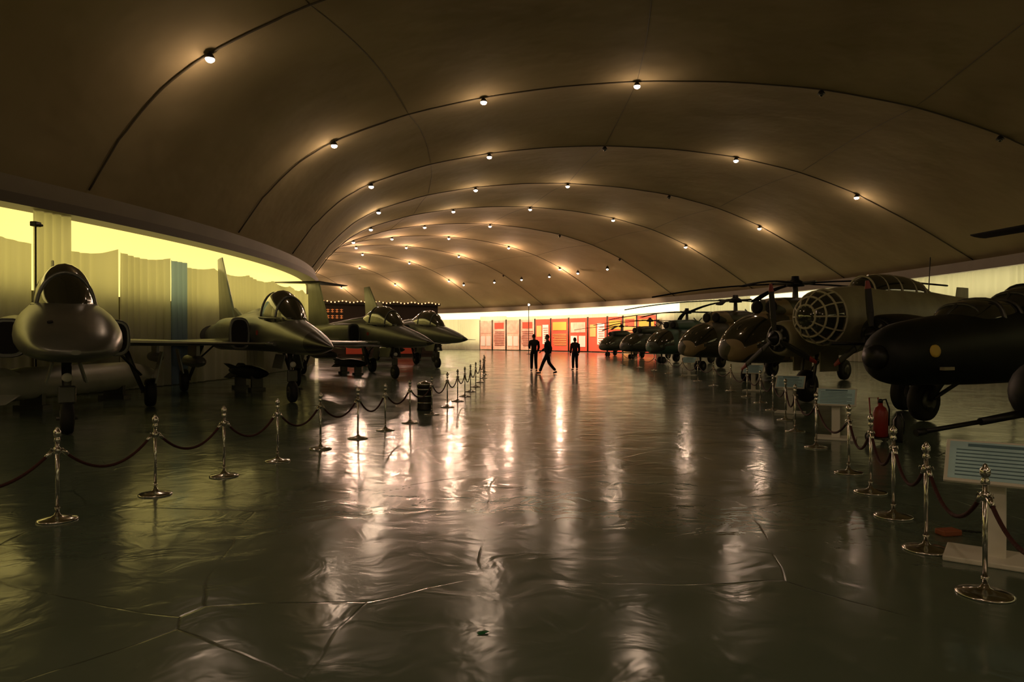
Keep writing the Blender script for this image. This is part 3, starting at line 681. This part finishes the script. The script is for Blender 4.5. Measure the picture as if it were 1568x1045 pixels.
# ------------------------------------------------------------------ people
def skinobj(name,verts,edges,radii,mat,parent,root=0,sub=2):
    me=bpy.data.meshes.new(name); me.from_pydata(verts,edges,[])
    me.materials.append(mat)
    o=bpy.data.objects.new(name,me); COL.objects.link(o)
    md=o.modifiers.new('Skin','SKIN'); md.use_smooth_shade=True
    if not me.skin_vertices:
        bm=bmesh.new(); bm.from_mesh(me); bm.verts.layers.skin.verify(); bm.to_mesh(me); bm.free()
    for i,r in enumerate(radii):
        q=me.skin_vertices[0].data[i]; q.radius=r if isinstance(r,tuple) else (r,r); q.use_root=(i==root)
    s=o.modifiers.new('Sub','SUBSURF'); s.levels=sub; s.render_levels=sub
    o.parent=parent; return o
def person(name,loc,rz,h,pose,top,hairlong=False):
    k=h/1.75
    root=bpy.data.objects.new(name,None); COL.objects.link(root); root.location=(*loc,0); root.rotation_euler=(0,0,rz); root.scale=(k,k,k)
    J=pose
    vs=[(0,0,.98),(0,.0,1.03)]; ed=[(0,1)]; rd=[(.14,.11),(.135,.11)]
    for sd in ('l','r'):
        sgn=1 if sd=='l' else -1
        i=len(vs); vs+= [(0,sgn*.09,.90),J['knee_'+sd],J['ank_'+sd]]; ed+=[(0,i),(i,i+1),(i+1,i+2)]; rd+=[.105,.082,.064]
    skinobj('trousers',vs,ed,rd,M['pants'],root)
    for sd in ('l','r'):
        a=Vector(J['ank_'+sd]); t=Vector(J['toe_'+sd]); hl=Vector((a.x-.05,a.y,max(.045,t.z if t.z>.05 else .045) if a.z<.12 else a.z-.06))
        mid=hl.lerp(t,.55)+Vector((0,0,.012))
        skinobj('shoe_'+sd,[tuple(a),tuple(hl),tuple(mid),tuple(t)],[(0,1),(1,2),(2,3)],[.042,.04,.045,.034],M['hair'],root)
    vs=[(0,0,.90),(0,0,1.10),(0.005,0,1.27),(0,0,1.42),(0,0,1.50)]; ed=[(0,1),(1,2),(2,3),(3,4)]; rd=[(.175,.15),(.165,.135),(.185,.14),(.13,.10),(.065,.065)]
    for sd in ('l','r'):
        sgn=1 if sd=='l' else -1
        i=len(vs); sh=(0,sgn*.185,1.42); vs+=[sh,J['elb_'+sd],J['wri_'+sd]]; ed+=[(3,i),(i,i+1),(i+1,i+2)]; rd+=[.085,.066,.05]
    skinobj('jacket',vs,ed,rd,top,root,root=0)
    for sd in ('l','r'):
        sgn=1 if sd=='l' else -1
        w=Vector(J['wri_'+sd]); e=Vector(J['elb_'+sd]); d=(w-e).normalized(); side=Vector((1,0,0)); side=(side-d*side.dot(d)).normalized(); inn=Vector((0,-sgn,0)); inn=(inn-d*inn.dot(d)).normalized()
        vs=[tuple(w),tuple(w+d*.045),tuple(w+d*.085)]; ed=[(0,1),(1,2)]; rd=[.024,(.034,.02),(.034,.018)]
        for q,(off,L) in enumerate(((.028,.068),(.010,.078),(-.010,.072),(-.027,.056))):
            b=w+d*.088+side*off; m=b+d*L*.5+inn*.008; tpt=b+d*L*.9+inn*.028
            i=len(vs); vs+=[tuple(b),tuple(m),tuple(tpt)]; ed+=[(2,i),(i,i+1),(i+1,i+2)]; rd+=[.0095,.009,.0075]
        i=len(vs); b=w+d*.035+side*.032; vs+=[tuple(b),tuple(b+side*.022+d*.03+inn*.01),tuple(b+side*.024+d*.06+inn*.018)]; ed+=[(1,i),(i,i+1),(i+1,i+2)]; rd+=[.012,.0105,.008]
        skinobj('hand_'+sd,vs,ed,rd,M['skin'],root,sub=1)
    mb=MB(); hc=Vector((.02,0,1.635))
    mb.tube([(0,0,1.46),(.012,0,1.56)],[.055,.052],M['skin'],14)
    R=[]
    for i in range(17):
        a=math.pi*i/16; zz=-math.cos(a)*.118; rr_=math.sin(a)
        wy=.075*rr_*(1 if zz>-.02 else (1+.9*(zz+.02)/.118*.35)); wx=.094*rr_
        R.append([(hc.x+wx*math.cos(q)*(1.0 if math.cos(q)<0 else .96)+(.012 if zz<-.03 else 0),wy*math.sin(q),hc.z+zz) for q in fr(0,2*math.pi,24)[:-1]])
    mb.rings(R,M['skin'],True)
    fx=hc.x+.09
    mb.loftx([(fx-.01,0,hc.z-.015,.016,.035,.022),(fx+.012,0,hc.z-.022,.011,.014,.014),(fx+.024,0,hc.z-.028,.006,.006,.008)],M['skin'],12)
    mb.box((fx-.003,0,hc.z-.062),(.012,.045,.009),M['red'],bev=.003)
    for sg in (-1,1):
        mb.sphere((fx-.012,sg*.03,hc.z+.006),.012,M['white'],10); mb.sphere((fx-.003,sg*.03,hc.z+.006),.006,M['hair'],8)
        mb.box((fx-.006,sg*.03,hc.z+.028),(.012,.032,.006),M['hair'])
        mb.sphere((hc.x-.008,sg*.078,hc.z-.005),.03,M['skin'],12,(.6,.3,1))
    R=[]
    for i in range(10):
        a=math.pi*(.0+.62*i/9) if hairlong else math.pi*.54*i/9
        ring=[]
        for q in fr(0,2*math.pi,24)[:-1]:
            front=max(0,math.cos(q)); aa=a*(1-.42*front)
            ring.append((hc.x-.004+.104*math.sin(aa)*math.cos(q),.087*math.sin(aa)*math.sin(q),hc.z+.006+.128*math.cos(aa)-(.03*i/9 if hairlong and front==0 else 0)))
        R.append(ring)
    mb.rings(R,M['hair'],False)
    mb.obj('head',parent=root)
    return root
stand={'knee_l':(.02,.10,.50),'ank_l':(.0,.11,.09),'toe_l':(.15,.13,.035),'knee_r':(.02,-.10,.50),'ank_r':(-.02,-.11,.09),'toe_r':(.13,-.13,.035),
 'elb_l':(-.02,.235,1.14),'wri_l':(.05,.23,.90),'elb_r':(-.03,-.235,1.14),'wri_r':(.04,-.23,.90)}
walk={'knee_l':(.20,.08,.53),'ank_l':(.36,.08,.10),'toe_l':(.51,.09,.045),'knee_r':(-.06,-.08,.50),'ank_r':(-.36,-.08,.14),'toe_r':(-.24,-.09,.036),
 'elb_l':(-.14,.22,1.16),'wri_l':(-.10,.20,.92),'elb_r':(.07,-.23,1.16),'wri_r':(.26,-.18,1.02)}
step={'knee_l':(.10,.09,.51),'ank_l':(.12,.09,.09),'toe_l':(.27,.10,.035),'knee_r':(.0,-.09,.50),'ank_r':(-.16,-.09,.10),'toe_r':(-.02,-.10,.036),
 'elb_l':(-.05,.23,1.15),'wri_l':(.16,.17,1.10),'elb_r':(-.03,-.23,1.15),'wri_r':(.10,-.20,.95)}
person('man_walking',(1.60,31.9),math.pi,1.76,walk,M['jacket'])
person('man_strolling',(1.06,34.4),math.pi*.55,1.80,step,M['jacket'])
person('woman_standing',(3.15,35.6),math.pi*.6,1.64,stand,M['jacket2'],True)

mb=MB(); g=pbr('leaf_green',(.01,.14,.04),.6)
mb.add([(0,0,.004),(.05,.02,.012),(.07,.06,.01),(.03,.07,.014),(-.02,.05,.012),(-.03,.015,.01),(.02,.035,.02)],[[0,1,6],[1,2,6],[2,3,6],[3,4,6],[4,5,6],[5,0,6]],g,False); mb.obj('leaf_scrap',(-.17,3.82,0),0,(.7,.7,.7))

# ------------------------------------------------------------------ world + camera
w=bpy.data.worlds.new('World'); S.world=w; w.use_nodes=True
w.node_tree.nodes['Background'].inputs[0].default_value=(.02,.016,.008,1); w.node_tree.nodes['Background'].inputs[1].default_value=1
cd=bpy.data.cameras.new('camera'); cd.lens=25; cd.sensor_width=36; cd.clip_end=400
co=bpy.data.objects.new('camera',cd); COL.objects.link(co); co.location=(0,0,1.6); co.rotation_euler=((90-.21)*D2R,0,0)
S.camera=co
